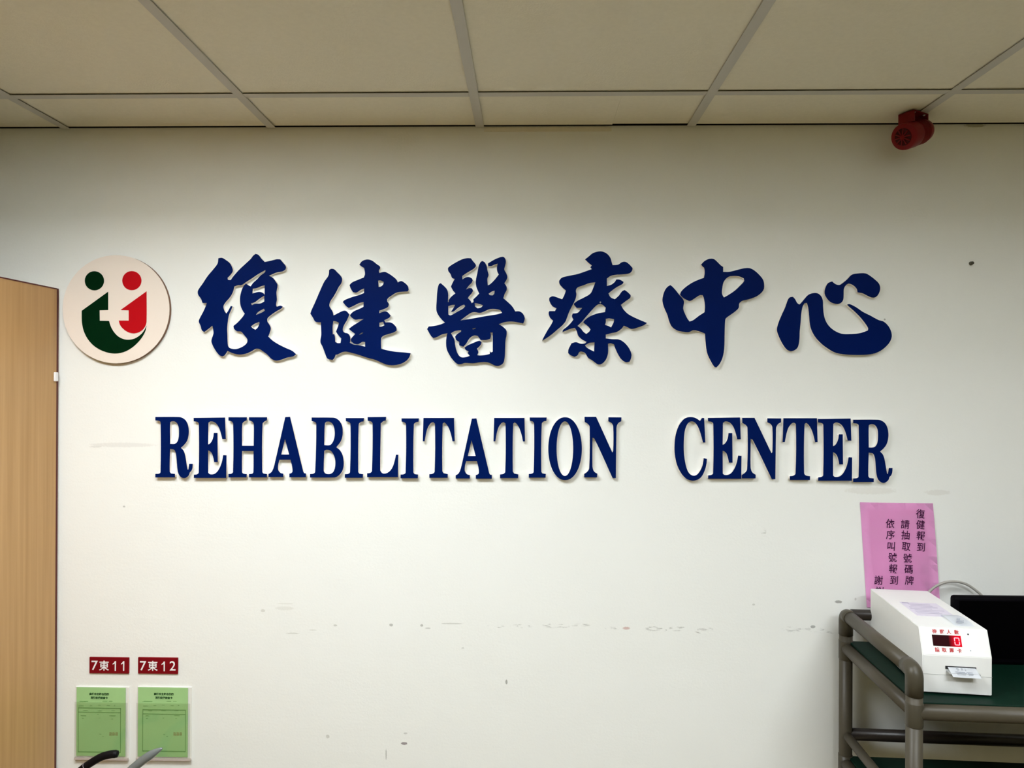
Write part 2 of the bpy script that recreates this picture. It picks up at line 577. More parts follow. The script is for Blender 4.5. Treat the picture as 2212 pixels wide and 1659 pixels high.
structure(from_bm('trim_%d' % tn, bmv, M_void), 'dark strips painted as the shadow gap above the ceiling grid bars'); tn += 1  # solid strips with the gap's shadow put into their dark colour
# a loose run of wall angle under the ceiling edge
a, c = on_y(1046, 276, -0.002), on_y(1321, 276, -0.002)
bm = bmesh.new()
add_box(bm, a.x, c.x, -0.0022, 0.0, CEIL-0.0165, CEIL-0.0035)
structure(from_bm('trim_%d' % tn, bm, M_tile), 'short wall angle strip under the ceiling edge'); tn += 1

# recessed lamp housings that hold the tube lights
for i, (lx, ly, sx, sy, pw) in enumerate(LAMPS):
    bm = bmesh.new()
    z0, z1 = CEIL+0.0005, CEIL+LAMP_RECESS
    hx, hy = sx/2, sy/2
    t = 0.008
    add_box(bm, lx-hx-t, lx-hx, ly-hy-t, ly+hy+t, z0, z1)
    add_box(bm, lx+hx, lx+hx+t, ly-hy-t, ly+hy+t, z0, z1)
    add_box(bm, lx-hx, lx+hx, ly-hy-t, ly-hy, z0, z1)
    add_box(bm, lx-hx, lx+hx, ly+hy, ly+hy+t, z0, z1)
    add_box(bm, lx-hx-t, lx+hx+t, ly-hy-t, ly+hy+t, z1, z1+0.004)
    o = from_bm('ceiling_light', bm, M_housing)
    tag(o, ['recessed ceiling light near the sign wall, left of centre', 'recessed ceiling light at the right, farther back from the sign wall',
            'unseen fill light above the cart, added to brighten the right of the sign wall'][i], 'light', 'recessed ceiling lights')

# ------------------------------------------------------------------ wooden door leaf at the left
XD = -1.3622
door = box('door_1', XD-0.042, XD, -0.93, -0.006, 0.012, 1.9735, M_wood)
structure(door, 'tan wooden door leaf standing open at the left of the sign wall')
box('edge_band', XD-0.0005, XD+0.0006, -0.0125, -0.0055, 0.012, 1.9735, M_band, door)
box('top_band', XD-0.0005, XD+0.0006, -0.93, -0.0125, 1.9705, 1.9740, M_band, door)
lp = on_y(127, 814, -0.012)
box('bumper', XD+0.0006, XD+0.006, -0.027, -0.012, lp.z-0.013, lp.z+0.013, M_white, door, bevel=0.002)

# ------------------------------------------------------------------ raised sign
T_SIGN = 0.012
GLYPHS = {}
GLYPHS['R'] = ((122, 758, 163, 1205), [[(122,163),(515,163),(570,175),(630,215),(672,290),(690,390),(685,480),(660,570),(610,640),(555,690),(600,740),(628,820),(645,920),(660,1010),(672,1065),(685,1058),(692,1020),(700,963),(757,963),(752,1035),(733,1085),(708,1110),(690,1160),(640,1202),(590,1205),(535,1165),(505,1090),(490,960),(480,830),(465,760),(440,722),(370,708),(365,1095),(385,1128),(453,1135),(453,1195),(122,1195),(122,1135),(185,1130),(210,1105),(212,260),(190,232),(122,222)],
    [(372,262),(395,240),(450,240),(495,275),(520,340),(525,440),(515,540),(490,595),(450,622),(372,624)]])
GLYPHS['E'] = ((775, 1335, 172, 1205), [[(775,180),(1310,172),(1322,540),(1265,540),(1240,440),(1205,340),(1160,275),(1110,245),(1060,240),(1025,262),(1020,632),(1050,620),(1085,575),(1110,510),(1120,435),(1180,435),(1185,935),(1127,935),(1110,850),(1085,780),(1050,745),(1020,732),(1022,1118),(1050,1140),(1110,1140),(1165,1110),(1215,1040),(1255,940),(1280,815),(1335,818),(1330,1205),(778,1205),(780,1150),(835,1140),(862,1112),(865,285),(845,252),(778,238)]])
GLYPHS['H'] = ((1370, 2028, 168, 1195), [[(1370,168),(1683,168),(1680,222),(1640,240),(1605,278),(1600,655),(1800,655),(1800,278),(1770,240),(1720,222),(1720,168),(2028,168),(2025,222),(1985,240),(1950,280),(1945,1100),(1965,1130),(2025,1137),(2025,1195),(1720,1195),(1720,1137),(1775,1130),(1795,1103),(1798,745),(1600,745),(1600,1103),(1620,1130),(1680,1137),(1678,1195),(1370,1195),(1370,1137),(1420,1130),(1448,1100),(1450,280),(1425,242),(1370,225)]])
GLYPHS['A'] = ((0, 638, 160, 1193), [[(285,165),(365,160),(590,1090),(605,1122),(638,1130),(638,1193),(355,1193),(355,1130),(385,1122),(408,1095),(400,1000),(375,893),(185,893),(165,970),(160,1050),(175,1090),(205,1120),(250,1132),(250,1190),(0,1190),(0,1135),(40,1112),(70,1070),(100,980)],
    [(280,535),(352,805),(215,805)]])
GLYPHS['B'] = ((708, 1280, 172, 1197), [[(735,172),(1095,175),(1160,192),(1215,240),(1255,320),(1265,420),(1255,510),(1225,590),(1155,680),(1215,730),(1260,810),(1280,910),(1280,1000),(1255,1090),(1205,1155),(1150,1190),(1080,1197),(708,1197),(708,1137),(765,1130),(795,1100),(815,285),(795,252),(735,232)],
    [(960,275),(985,245),(1040,245),(1090,280),(1120,350),(1130,440),(1120,530),(1085,610),(1040,645),(950,645)],
    [(950,740),(985,725),(1050,735),(1095,780),(1130,860),(1140,950),(1130,1040),(1100,1105),(1050,1135),(990,1135),(955,1115),(940,1070)]])
GLYPHS['I'] = ((1300, 1628, 182, 1203), [[(1318,182),(1628,182),(1622,240),(1570,252),(1538,290),(1530,1100),(1550,1132),(1612,1140),(1608,1203),(1300,1203),(1302,1140),(1362,1132),(1390,1105),(1398,285),(1370,250),(1320,238)]])
GLYPHS['L'] = ((1682, 2214, 162, 1190), [[(1690,165),(2005,162),(2000,225),(1960,235),(1915,272),(1905,1060),(1925,1110),(1960,1130),(2020,1120),(2080,1075),(2125,1000),(2155,900),(2175,808),(2214,808),(2209,1190),(1682,1190),(1682,1125),(1740,1115),(1765,1080),(1775,275),(1750,242),(1692,228)]])
GLYPHS['T'] = ((578, 1122, 180, 1203), [[(590,180),(1112,180),(1122,578),(1085,578),(1065,480),(1030,370),(985,290),(945,255),(918,282),(912,1085),(935,1125),(1005,1140),(1003,1203),(690,1203),(690,1140),(750,1130),(780,1095),(785,282),(755,252),(720,265),(670,330),(640,420),(620,520),(610,577),(578,577)]])
_ell = lambda cx, cy, rx, ry, n=40: [(cx+rx*math.copysign(abs(math.cos(2*math.pi*k/n))**0.95, math.cos(2*math.pi*k/n)), cy+ry*math.sin(2*math.pi*k/n)) for k in range(n)]
GLYPHS['O'] = ((665, 1240, 168, 1243), [_ell(953, 705, 287, 537), _ell(950, 705, 141, 465)])
GLYPHS['N'] = ((1280, 1915, 160, 1208), [[(1285,160),(1483,160),(1760,770),(1775,735),(1775,330),(1750,270),(1692,237),(1692,168),(1915,170),(1912,237),(1865,265),(1835,320),(1830,400),(1820,1208),(1765,1208),(1455,535),(1421,518),(1420,1000),(1435,1070),(1460,1105),(1503,1132),(1500,1195),(1280,1195),(1280,1137),(1330,1100),(1365,1040),(1372,330),(1345,285),(1288,247)]])
GLYPHS['C'] = ((215, 768, 165, 1248), [[(470,165),(540,170),(600,195),(650,232),(685,180),(720,182),(740,600),(700,600),(670,480),(630,360),(580,275),(520,240),(460,255),(415,320),(385,430),(372,600),(375,780),(395,930),(425,1050),(470,1130),(530,1165),(590,1155),(645,1095),(690,1000),(710,900),(715,866),(768,880),(760,960),(735,1060),(690,1160),(640,1215),(560,1248),(480,1245),(400,1205),(320,1110),(255,970),(220,800),(215,640),(235,470),(290,310),(370,205),(420,177)]])

def raised(name, label, cat, loops_px, group, part_names=('face', 'backing'), mats=(None, None), t=T_SIGN):
    """thick cut-out standing off the wall: coloured face sheet on a pale board body"""
    yf = -t
    loops = [[(q.x, q.z) for q in (on_y(a, b_, yf) for a, b_ in lp)] for lp in loops_px]
    loops = [[(v.x, v.y) for v in round_loop(lp)] for lp in loops]
    xs_ = [q[0] for q in loops[0]]; zs_ = [q[1] for q in loops[0]]
    o = thing(name, label, cat, ((min(xs_)+max(xs_))/2, 0.0, min(zs_)), group)
    link_mesh(part_names[0], plate_mesh('face', loops, yf+0.0018, yf), mats[0] or M_blue, o)
    link_mesh(part_names[1], plate_mesh('backing', loops, 0.0, yf+0.0018), mats[1] or M_foam, o)
    return o


K = 2212/280.0
LETTERS = [('R', 320, 122, 758, 163, 1205, 'first letter R of the long word, above two maroon signs'),
 ('E', 320, 775, 1335, 172, 1205, 'letter E between the first R and the H'),
 ('H', 320, 1370, 2028, 168, 1195, 'letter H, the only H'),
 ('A', 580, 0, 638, 160, 1193, 'letter A between the H and the B'),
 ('B', 580, 708, 1280, 172, 1197, 'letter B, the only B'),
 ('I', 580, 1300, 1628, 182, 1203, 'letter I between the B and the L'),
 ('L', 580, 1682, 2214, 162, 1190, 'letter L, the only L'),
 ('I', 840, 198, 512, 187, 1210, 'letter I just right of the L'),
 ('T', 840, 578, 1122, 180, 1203, 'letter T between an I and the second A'),
 ('A', 840, 1140, 1757, 187, 1217, 'letter A between two letters T'),
 ('T', 1100, -269, 270, 180, 1208, 'letter T right of the second A'),
 ('I', 1100, 332, 640, 172, 1200, 'letter I just left of the O'),
 ('O', 1100, 665, 1240, 168, 1243, 'letter O, the only O'),
 ('N', 1100, 1280, 1915, 160, 1208, 'letter N that ends the long word'),
 ('C', 1430, 215, 768, 165, 1248, 'letter C, first of the short word'),
 ('E', 1430, 785, 1358, 172, 1218, 'letter E just right of the C'),
 ('N', 1430, 1365, 2035, 178, 1225, 'letter N of the short word, between E and T'),
 ('T', 1670, 165, 760, 185, 1240, 'letter T of the short word, between N and E'),
 ('E', 1670, 768, 1350, 190, 1252, 'letter E left of the last R'),
 ('R', 1670, 1370, 2040, 210, 1285, 'last letter R, above the pink notice')]
for ch, off, x0, x1, y0, y1, lab in LETTERS:
    (gx0, gx1, gy0, gy1), loops = GLYPHS[ch]
    lp = [[(off+(x0+(a-gx0)/(gx1-gx0)*(x1-x0))/K, 880+(y0+(b_-gy0)/(gy1-gy0)*(y1-y0))/K) for a, b_ in l] for l in loops]
    raised('sign_letter', 'raised navy serif '+lab, 'letter', lp, 'navy serif letters of the English sign')

S = 1598/260.0
HAN = []
HAN.append((400, 530, S, 'raised navy calligraphy character 復 next to the round emblem', [[
 [(440,170),(490,165),(540,195),(590,235),(620,290),(630,340),(600,390),(560,430),(565,458),(605,460),(640,410),(720,320),(800,245),(870,180),(900,140),(935,112),(970,125),(1010,175),(1055,220),(1130,205),(1210,185),(1260,185),(1290,220),(1335,280),(1330,320),(1290,345),(1210,360),(1110,402),(1160,430),(1200,480),(1225,530),(1210,620),(1215,720),(1205,790),(1215,815),(1265,800),(1295,815),(1270,840),(1200,880),(1130,930),(1090,970),(1090,1010),(1115,1050),(1135,1100),(1120,1160),(1100,1210),(1160,1265),(1240,1315),(1330,1360),(1420,1400),(1470,1445),(1430,1475),(1350,1490),(1270,1520),(1210,1530),(1150,1510),(1090,1450),(1030,1405),(980,1375),(930,1375),(880,1405),(800,1440),(720,1450),(640,1435),(560,1400),(520,1460),(490,1475),(450,1455),(390,1375),(350,1290),(350,1250),(375,1170),(370,1110),(360,1065),(310,1105),(250,1150),(220,1125),(205,1070),(180,1010),(200,955),(240,880),(275,800),(285,765),(230,765),(210,710),(170,650),(170,600),(230,510),(300,405),(380,310),(430,240)],
 [(650,545),(700,528),(745,527),(800,490),(880,440),(960,385),(1065,325),(1060,355),(1000,400),(960,445),(900,500),(870,545),(840,530),(805,508),(775,540),(745,610),(728,700),(735,800),(765,870),(790,905),(770,940),(700,1020),(640,1070),(650,1110),(690,1140),(740,1145),(790,1200),(825,1250),(815,1300),(760,1345),(680,1375),(610,1370),(575,1350),(562,1300),(558,1180),(555,1100),(565,1000),(580,920),(610,850),(625,810),(605,805),(570,870),(545,905),(520,870),(505,810),(530,760),(590,690),(630,620)],
 [(895,575),(950,565),(1010,540),(1055,530),(1055,655),(1020,625),(970,618),(890,640)],
 [(870,770),(920,755),(980,710),(1050,665),(1050,745),(1000,770),(930,775),(885,795)],
 [(935,925),(965,885),(1045,840),(1058,865),(1020,890)],
 [(870,1075),(920,1040),(985,1015),(985,1040),(960,1095),(930,1120),(895,1100)]]]))
HAN.append((650, 540, S, 'raised navy calligraphy character 健, second from the round emblem', [[
 [(375,265),(400,250),(440,255),(475,290),(520,335),(545,380),(535,440),(500,490),(470,550),(430,620),(390,680),(375,735),(390,770),(420,820),(432,870),(490,840),(560,808),(600,810),(642,856),(610,930),(565,1010),(555,1065),(575,1095),(625,1110),(650,1150),(655,1200),(648,1232),(700,1256),(760,1264),(852,1282),(852,1222),(815,1220),(760,1250),(710,1245),(668,1215),(665,1180),(720,1115),(680,1085),(635,1048),(690,1005),(770,955),(835,915),(770,920),(720,925),(685,905),(655,874),(656,858),(700,815),(780,780),(830,755),(832,690),(770,705),(700,740),(635,770),(600,745),(555,690),(580,665),(680,625),(780,595),(838,570),(838,510),(790,530),(735,565),(690,560),(660,510),(645,465),(680,430),(760,395),(835,365),(850,320),(840,240),(800,215),(775,195),(810,150),(860,128),(910,128),(960,150),(1010,190),(1045,215),(1050,245),(1035,270),(1040,305),(1110,290),(1160,310),(1220,350),(1265,390),(1285,430),(1330,412),(1370,430),(1420,480),(1430,530),(1415,550),(1340,555),(1270,565),(1210,600),(1150,645),(1145,680),(1165,715),(1155,755),(1100,785),(1040,805),(1040,840),(1110,815),(1150,825),(1190,870),(1170,900),(1105,932),(1120,960),(1190,962),(1230,985),(1265,1030),(1270,1070),(1230,1095),(1150,1120),(1085,1145),(1065,1175),(1065,1310),(1140,1330),(1250,1350),(1380,1360),(1455,1370),(1440,1420),(1400,1470),(1330,1510),(1240,1530),(1150,1525),(1080,1500),(990,1460),(880,1430),(760,1390),(650,1360),(590,1350),(540,1360),(490,1385),(460,1390),(445,1430),(420,1460),(390,1455),(350,1440),(320,1370),(285,1280),(258,1220),(270,1130),(268,1040),(265,960),(235,960),(190,950),(160,900),(125,845),(140,800),(190,690),(250,550),(310,420),(365,340)],
 [(1025,405),(1060,405),(1100,425),(1090,460),(1060,485),(1030,490)],
 [(1040,965),(1092,953),(1108,1000),(1075,1015),(1040,1020)],
 [(430,940),(470,950),(505,968),(490,1020),(465,1085),(500,1135),(535,1175),(525,1235),(485,1235),(455,1220),(450,1150),(440,1115),(422,1120),(420,1010)],
 [(770,1127),(800,1102),(830,1095),(805,1117)]]]))
HAN.append((900, 540, S, 'raised navy calligraphy character 醫 with many fine strokes, left of 療', [[
 [(415,240),(440,215),(520,165),(600,125),(670,108),(720,110),(750,150),(785,195),(780,225),(740,260),(670,300),(605,345),(608,390),(650,365),(690,358),(730,375),(745,400),(730,435),(690,475),(655,525),(700,505),(735,510),(750,540),(730,575),(690,620),(680,640),(712,670),(730,705),(755,692),(752,655),(790,620),(830,578),(810,535),(790,480),(785,410),(805,310),(825,210),(850,160),(872,145),(905,165),(930,215),(940,270),(955,330),(940,380),(945,470),(980,450),(1040,390),(1090,325),(1070,285),(1065,240),(1075,180),(1030,195),(985,215),(950,215),(945,180),(1000,145),(1070,110),(1140,90),(1170,105),(1185,150),(1175,210),(1165,260),(1190,310),(1205,360),(1190,400),(1165,440),(1195,490),(1195,530),(1170,580),(1150,640),(1210,690),(1270,750),(1310,815),(1365,815),(1410,845),(1435,900),(1430,940),(1415,975),(1340,960),(1250,950),(1160,960),(1090,985),(1140,1015),(1190,1065),(1195,1120),(1180,1200),(1175,1320),(1170,1420),(1150,1500),(1100,1535),(1040,1535),(990,1510),(930,1490),(850,1490),(750,1505),(640,1500),(590,1515),(545,1515),(490,1470),(440,1400),(400,1320),(390,1230),(400,1130),(410,1105),(340,1120),(270,1155),(220,1170),(190,1140),(160,1090),(138,1050),(160,1015),(220,1010),(310,990),(375,965),(330,920),(285,860),(262,800),(265,680),(275,540),(295,455),(320,440),(360,475),(400,520),(418,580),(415,690),(428,692),(425,670),(460,620),(515,575),(480,535),(455,485),(480,430),(505,385),(470,370),(450,320),(420,280)],
 [(420,745),(470,730),(510,728),(490,770),(455,820),(490,815),(540,775),(590,740),(630,725),(645,745),(620,775),(540,820),(480,855),(445,868),(420,855)],
 [(770,705),(830,715),(880,735),(860,760),(810,775),(775,750)],
 [(955,580),(1000,550),(1035,540),(1030,580),(1010,602),(970,598)],
 [(580,935),(640,890),(720,835),(770,825),(840,835),(900,815),(970,785),(1050,785),(1110,800),(1135,835),(1060,855),(900,880),(740,910)],
 [(740,1042),(785,1032),(780,1047),(745,1057)],
 [(455,1105),(510,1075),(590,1065),(590,1085),(540,1115),(510,1150),(525,1195),(565,1220),(565,1265),(620,1285),(660,1240),(700,1175),(760,1135),(810,1140),(850,1195),(920,1195),(975,1180),(985,1140),(980,1095),(1010,1095),(1010,1350),(985,1360),(970,1340),(970,1380),(900,1395),(830,1400),(805,1395),(820,1355),(800,1310),(850,1260),(862,1220),(830,1205),(760,1230),(680,1265),(635,1295),(650,1325),(690,1345),(675,1370),(705,1405),(660,1420),(600,1425),(560,1400),(530,1340),(510,1260),(500,1190),(470,1130)]]]))
HAN.append((1150, 530, S, 'raised navy calligraphy character 療, fourth of the six, with long slanting strokes', [[
 [(700,185),(745,150),(800,105),(870,82),(930,82),(990,110),(1035,165),(1055,230),(1065,262),(1140,255),(1185,225),(1235,218),(1285,250),(1330,300),(1325,335),(1290,370),(1200,385),(1110,390),(1040,405),(990,440),(990,540),(1050,520),(1095,485),(1115,452),(1160,455),(1212,485),(1200,510),(1120,555),(1050,605),(1010,640),(1040,690),(1095,715),(1150,665),(1190,610),(1225,592),(1265,620),(1305,660),(1300,695),(1240,740),(1175,790),(1210,850),(1270,910),(1350,955),(1450,1000),(1523,1030),(1480,1060),(1400,1090),(1320,1110),(1270,1090),(1215,1065),(1180,1110),(1120,1150),(1050,1165),(975,1185),(975,1235),(1060,1245),(1150,1250),(1220,1290),(1280,1360),(1315,1440),(1310,1500),(1290,1545),(1240,1550),(1180,1510),(1130,1430),(1095,1350),(1085,1315),(1040,1300),(1005,1305),(1005,1430),(980,1510),(940,1560),(900,1580),(860,1575),(800,1530),(740,1490),(700,1430),(650,1410),(620,1420),(600,1460),(560,1480),(510,1460),(475,1430),(480,1380),(520,1300),(580,1285),(640,1305),(700,1300),(720,1280),(660,1250),(610,1200),(590,1140),(565,1095),(500,1110),(440,1135),(400,1150),(405,1125),(460,1080),(510,1030),(545,985),(525,940),(535,905),(600,895),(645,850),(660,830),(590,830),(555,790),(552,772),(600,735),(680,695),(770,640),(810,560),(835,490),(760,500),(680,530),(600,560),(578,600),(585,650),(570,720),(530,800),(490,880),(460,960),(440,1010),(400,1060),(330,1120),(260,1180),(190,1230),(130,1265),(145,1230),(200,1130),(250,1050),(275,1000),(235,960),(215,900),(225,872),(300,872),(320,835),(265,805),(225,735),(225,695),(270,675),(340,695),(395,715),(420,670),(445,600),(400,560),(360,510),(355,470),(390,430),(480,405),(600,380),(720,340),(790,315),(770,290),(790,265),(745,230)],
 [(870,785),(925,785),(975,825),(965,885),(860,905),(760,945),(690,1000),(675,1025),(740,1075),(772,1115),(755,1145),(715,1175),(680,1150),(640,1100),(600,1070),(660,1010),(720,940),(790,860)],
 [(975,975),(1020,970),(1085,980),(1080,1020),(1045,1090),(1020,1075),(965,1055),(975,1020)],
 [(700,1325),(760,1295),(825,1290),(820,1410),(760,1380),(715,1350)]]]))
HAN.append((1410, 540, S, 'raised navy calligraphy character 中 with a tall pointed stem', [[
 [(645,190),(690,145),(750,118),(810,120),(860,160),(900,200),(935,225),(935,290),(1010,290),(1100,270),(1200,245),(1280,240),(1340,265),(1410,325),(1465,395),(1480,460),(1475,520),(1440,570),(1370,620),(1270,655),(1190,675),(1150,710),(1140,770),(1090,820),(1020,870),(970,910),(960,960),(955,1100),(950,1300),(930,1420),(890,1510),(845,1560),(820,1550),(770,1470),(725,1370),(705,1240),(695,1110),(620,1080),(540,1065),(480,1090),(400,1085),(320,1065),(250,1010),(215,930),(195,860),(155,770),(130,680),(135,620),(160,540),(195,490),(235,465),(265,490),(310,540),(358,602),(400,650),(415,690),(405,780),(430,850),(460,910),(490,950),(540,930),(620,870),(690,825),(695,740),(680,640),(665,600),(625,600),(560,640),(500,675),(460,665),(400,630),(364,592),(380,550),(440,490),(530,430),(620,390),(680,370),(690,310),(685,240),(660,215)],
 [(945,420),(1000,360),(1060,345),(1150,350),(1210,375),(1215,410),(1170,465),(1090,540),(1000,600),(945,630),(920,580),(925,500)]]]))
HAN.append((1670, 560, 1948/270.0, 'raised navy calligraphy character 心 made of two sweeping pieces, rightmost', [[
 [(230,640),(260,595),(310,585),(345,625),(375,680),(410,705),(440,680),(490,620),(550,555),(620,528),(690,530),(745,570),(775,640),(780,750),(795,880),(830,980),(890,1060),(970,1120),(1070,1160),(1200,1165),(1360,1150),(1480,1110),(1485,1075),(1440,1000),(1360,900),(1270,810),(1190,740),(1155,705),(1190,698),(1290,745),(1400,820),(1520,880),(1640,945),(1720,970),(1780,1020),(1830,1100),(1850,1190),(1830,1270),(1770,1350),(1670,1430),(1550,1475),(1400,1490),(1250,1490),(1090,1480),(960,1450),(840,1380),(740,1300),(660,1210),(600,1100),(575,1000),(565,880),(550,750),(530,680),(490,685),(460,740),(440,850),(430,980),(415,1130),(410,1260),(385,1370),(330,1420),(270,1430),(210,1400),(140,1300),(80,1170),(62,1090),(90,980),(140,860),(190,750)]],
 [[(860,370),(920,345),(970,385),(1035,400),(1100,360),(1160,310),(1230,240),(1330,220),(1440,220),(1500,250),(1580,310),(1650,380),(1670,450),(1650,530),(1600,590),(1540,595),(1470,565),(1400,530),(1320,515),(1310,465),(1260,410),(1190,380),(1140,400),(1105,460),(1100,550),(1090,640),(1040,690),(960,690),(890,660),(830,590),(805,520),(820,440)]]]))
for ox, oy, sc, lab, pieces in HAN:
    root = None
    for k, loops in enumerate(pieces):
        lp = [[(ox+a/sc, oy+b_/sc) for a, b_ in l] for l in loops]
        if root is None:
            root = raised('sign_character', lab, 'character', lp, 'navy calligraphy characters of the sign')
        else:
            yf = -T_SIGN
            l2 = [[(v.x, v.y) for v in round_loop([(q.x, q.z) for q in (on_y(a, b_, yf) for a, b_ in l)])] for l in lp]
            link_mesh('face', plate_mesh('face', l2, yf+0.0018, yf), M_blue, root)
            link_mesh('backing', plate_mesh('backing', l2, 0.0, yf+0.0018), M_foam, root)
# a small screw head in the fork of the fourth character
sp = on_y(1150+903/S, 530+757/S, -0.0125)
bm = bmesh.new()
bmesh.ops.create_uvsphere(bm, u_segments=14, v_segments=8, radius=0.0026)
bmesh.ops.translate(bm, verts=bm.verts[:], vec=(sp.x, -0.0125, sp.z))
tag(from_bm('screw', bm, M_metal, smooth=True), 'tiny bright screw head in the fork of character 療', 'screw')

# round emblem
E0 = (120, 530); ES = 1659/270.0
def epx(l):
    return [(E0[0]+a/ES, E0[1]+b_/ES) for a, b_ in l]
t_em = 0.012
def eloop(l, y):
    return [(q.x, q.z) for q in (on_y(a, b_, y) for a, b_ in epx(l))]
def circ(cx, cy, rx, ry=None, n=72):
    ry = ry or rx
    return [(cx+rx*math.cos(2*math.pi*k/n), cy+ry*math.sin(2*math.pi*k/n)) for k in range(n)]
dl = eloop(circ(802, 848, 708, 718), -t_em)
em = thing('emblem', 'round cream emblem of two figures in dark green and red beside the door', 'emblem',
           (sum(q[0] for q in dl)/len(dl), 0, min(q[1] for q in dl)))
link_mesh('disc_face', plate_mesh('disc', [dl], -t_em+0.0016, -t_em), M_disc, em)
link_mesh('disc_edge', plate_mesh('disc', [dl], 0.0, -t_em+0.0016), M_disc_edge, em)
yv0, yv1 = -t_em, -t_em-0.0008
link_mesh('green_head', plate_mesh('h', [eloop(circ(515, 470, 127), yv1)], yv0, yv1), M_green, em)
link_mesh('red_head', plate_mesh('h', [eloop(circ(1012, 468, 127), yv1)], yv0, yv1), M_red, em)
gb = [(697,615),(697,858),(583,862),(585,1000),(708,1003),(725,1060),(760,1130),(820,1200),(890,1240),(960,1252),(1040,1240),(1110,1200),(1165,1145),(1207,1068),(1190,1140),(1150,1215),(1090,1290),(1010,1360),(920,1410),(810,1435),(700,1425),(590,1385),(500,1325),(425,1240),(375,1140),(352,1040),(347,960),(347,868)]
rb = [(1207,610),(1207,1000),(1195,1060),(1160,1115),(1100,1155),(1030,1168),(960,1150),(900,1110),(858,1060),(838,998),(970,998),(970,862),(862,858)]
for nm, l, m_ in (('green_figure', gb, M_green), ('red_figure', rb, M_red)):
    l2 = [(v.x, v.y) for v in round_loop(eloop(l, yv1))]
    link_mesh(nm, plate_mesh('f', [l2], yv0, yv1), m_, em)

# ------------------------------------------------------------------ things on the wall
nl = on_y(2097, 569)
bm = bmesh.new()
bmesh.ops.create_cone(bm, cap_ends=True, segments=14, radius1=0.0055, radius2=0.0042, depth=0.009)
bmesh.ops.rotate(bm, verts=bm.verts[:], cent=(0, 0, 0), matrix=Matrix.Rotation(math.pi/2, 3, 'X'))
bmesh.ops.translate(bm, verts=bm.verts[:], vec=(nl.x, -0.0045, nl.z))
tag(from_bm('wall_plug', bm, mat('plug_plastic', (0.06, 0.055, 0.035, 1), 0.6)), 'small dark wall plug right of the calligraphy', 'plug')

# pink notice, A4, hung slightly askew
c0, c1 = on_y(1857, 1085), on_y(2014.5, 1087)
ax = (c1-c0).normalized()
dn = (on_y(1872, 1312)-c0).normalized()
Wn, Hn = (c1-c0).length, 0.297
notice = thing('notice', 'pink paper notice with dark brush-written columns on the wall above the white dispenser', 'notice', c0+dn*Hn)
bm = bmesh.new()
NX, NZ = 8, 12
grid = []
for j in range(NZ+1):
    row = []
    for i in range(NX+1):
        u, v = i/NX, j/NZ
        q = c0+(c1-c0)*u+dn*(Hn*v)
        curl = 0.0016+0.004*max(0, u-0.75)**2*16*v + 0.001*math.sin(v*5)*u
        row.append(bm.verts.new((q.x, -curl, q.z)))
    grid.append(row)
for j in range(NZ):
    for i in range(NX):
        bm.faces.new((grid[j][i], grid[j+1][i], grid[j+1][i+1], grid[j][i+1]))
r = bmesh.ops.solidify(bm, geom=bm.faces[:], thickness=0.0003)
from_bm('paper', bm, M_pink, notice, smooth=True)
cols = [[('復', 985, 265), ('健', 985, 420), ('報', 990, 577), ('到', 992, 740)],
        [('請', 765, 415), ('抽', 770, 570), ('取', 780, 735), ('號', 800, 900), ('碼', 815, 1060), ('牌', 825, 1220)],
        [('依', 550, 405), ('序', 555, 565), ('叫', 565, 730), ('號', 585, 890), ('報', 595, 1050), ('到', 605, 1215)],
        [('謝', 385, 1215), ('謝', 400, 1375)]]
ms = []
for cl in cols:
    for ch, a, b_ in cl:
        u = ((1840+a/6.636)-1857)/157.5
        v = ((1070+b_/6.636)-1086)/224.0
        base = 0.0016+0.004*max(0, u-0.75)**2*16*v + 0.001*math.sin(v*5)*u
        p = on_y(1840+a/6.636, 1070+b_/6.636, -base-0.0007)
        ms.append(text_mesh(ch, 0.0272, wall_frame(p) @ Matrix.Rotation(-0.06, 4, 'Z'), 0.0004, 0.0002, 0.0, 0.92))
link_mesh('writing', merge(ms, 'writing'), M_ink, notice)

# maroon room signs
def room_sign(x0, y0, x1, y1, txt, label):
    a, c = on_y(x0, y0, -0.004), on_y(x1, y1, -0.004)
    o = thing('room_sign', label, 'sign', ((a.x+c.x)/2, 0, c.z), 'maroon number signs')
    box('plate', a.x, c.x, -0.004, 0.0, c.z, a.z, M_maroon, o, bevel=0.0006)
    ms = []
    for ch, px, py, sz, bold, sx in txt:
        if ch == '1':       # upright with a slanted flag
            h_, q_ = 0.0278, on_y(px, py)
            one = [(0.0008, h_/2), (0.0042, h_/2), (0.0042, -h_/2), (0.0008, -h_/2), (0.0008, h_/2-0.0066), (-0.0052, h_/2-0.0096), (-0.0052, h_/2-0.0066), (-0.0015, h_/2-0.0038)]
            ms.append(plate_mesh('one', [[(q_.x+a2, q_.z+b2) for a2, b2 in one]], -0.004, -0.0047))
            continue
        ms.append(text_mesh(ch, sz, wall_frame(on_y(px, py, -0.0045)), 0.0006, bold, 0, sx))
    link_mesh('lettering', merge(ms, 'lettering'), M_white, o)

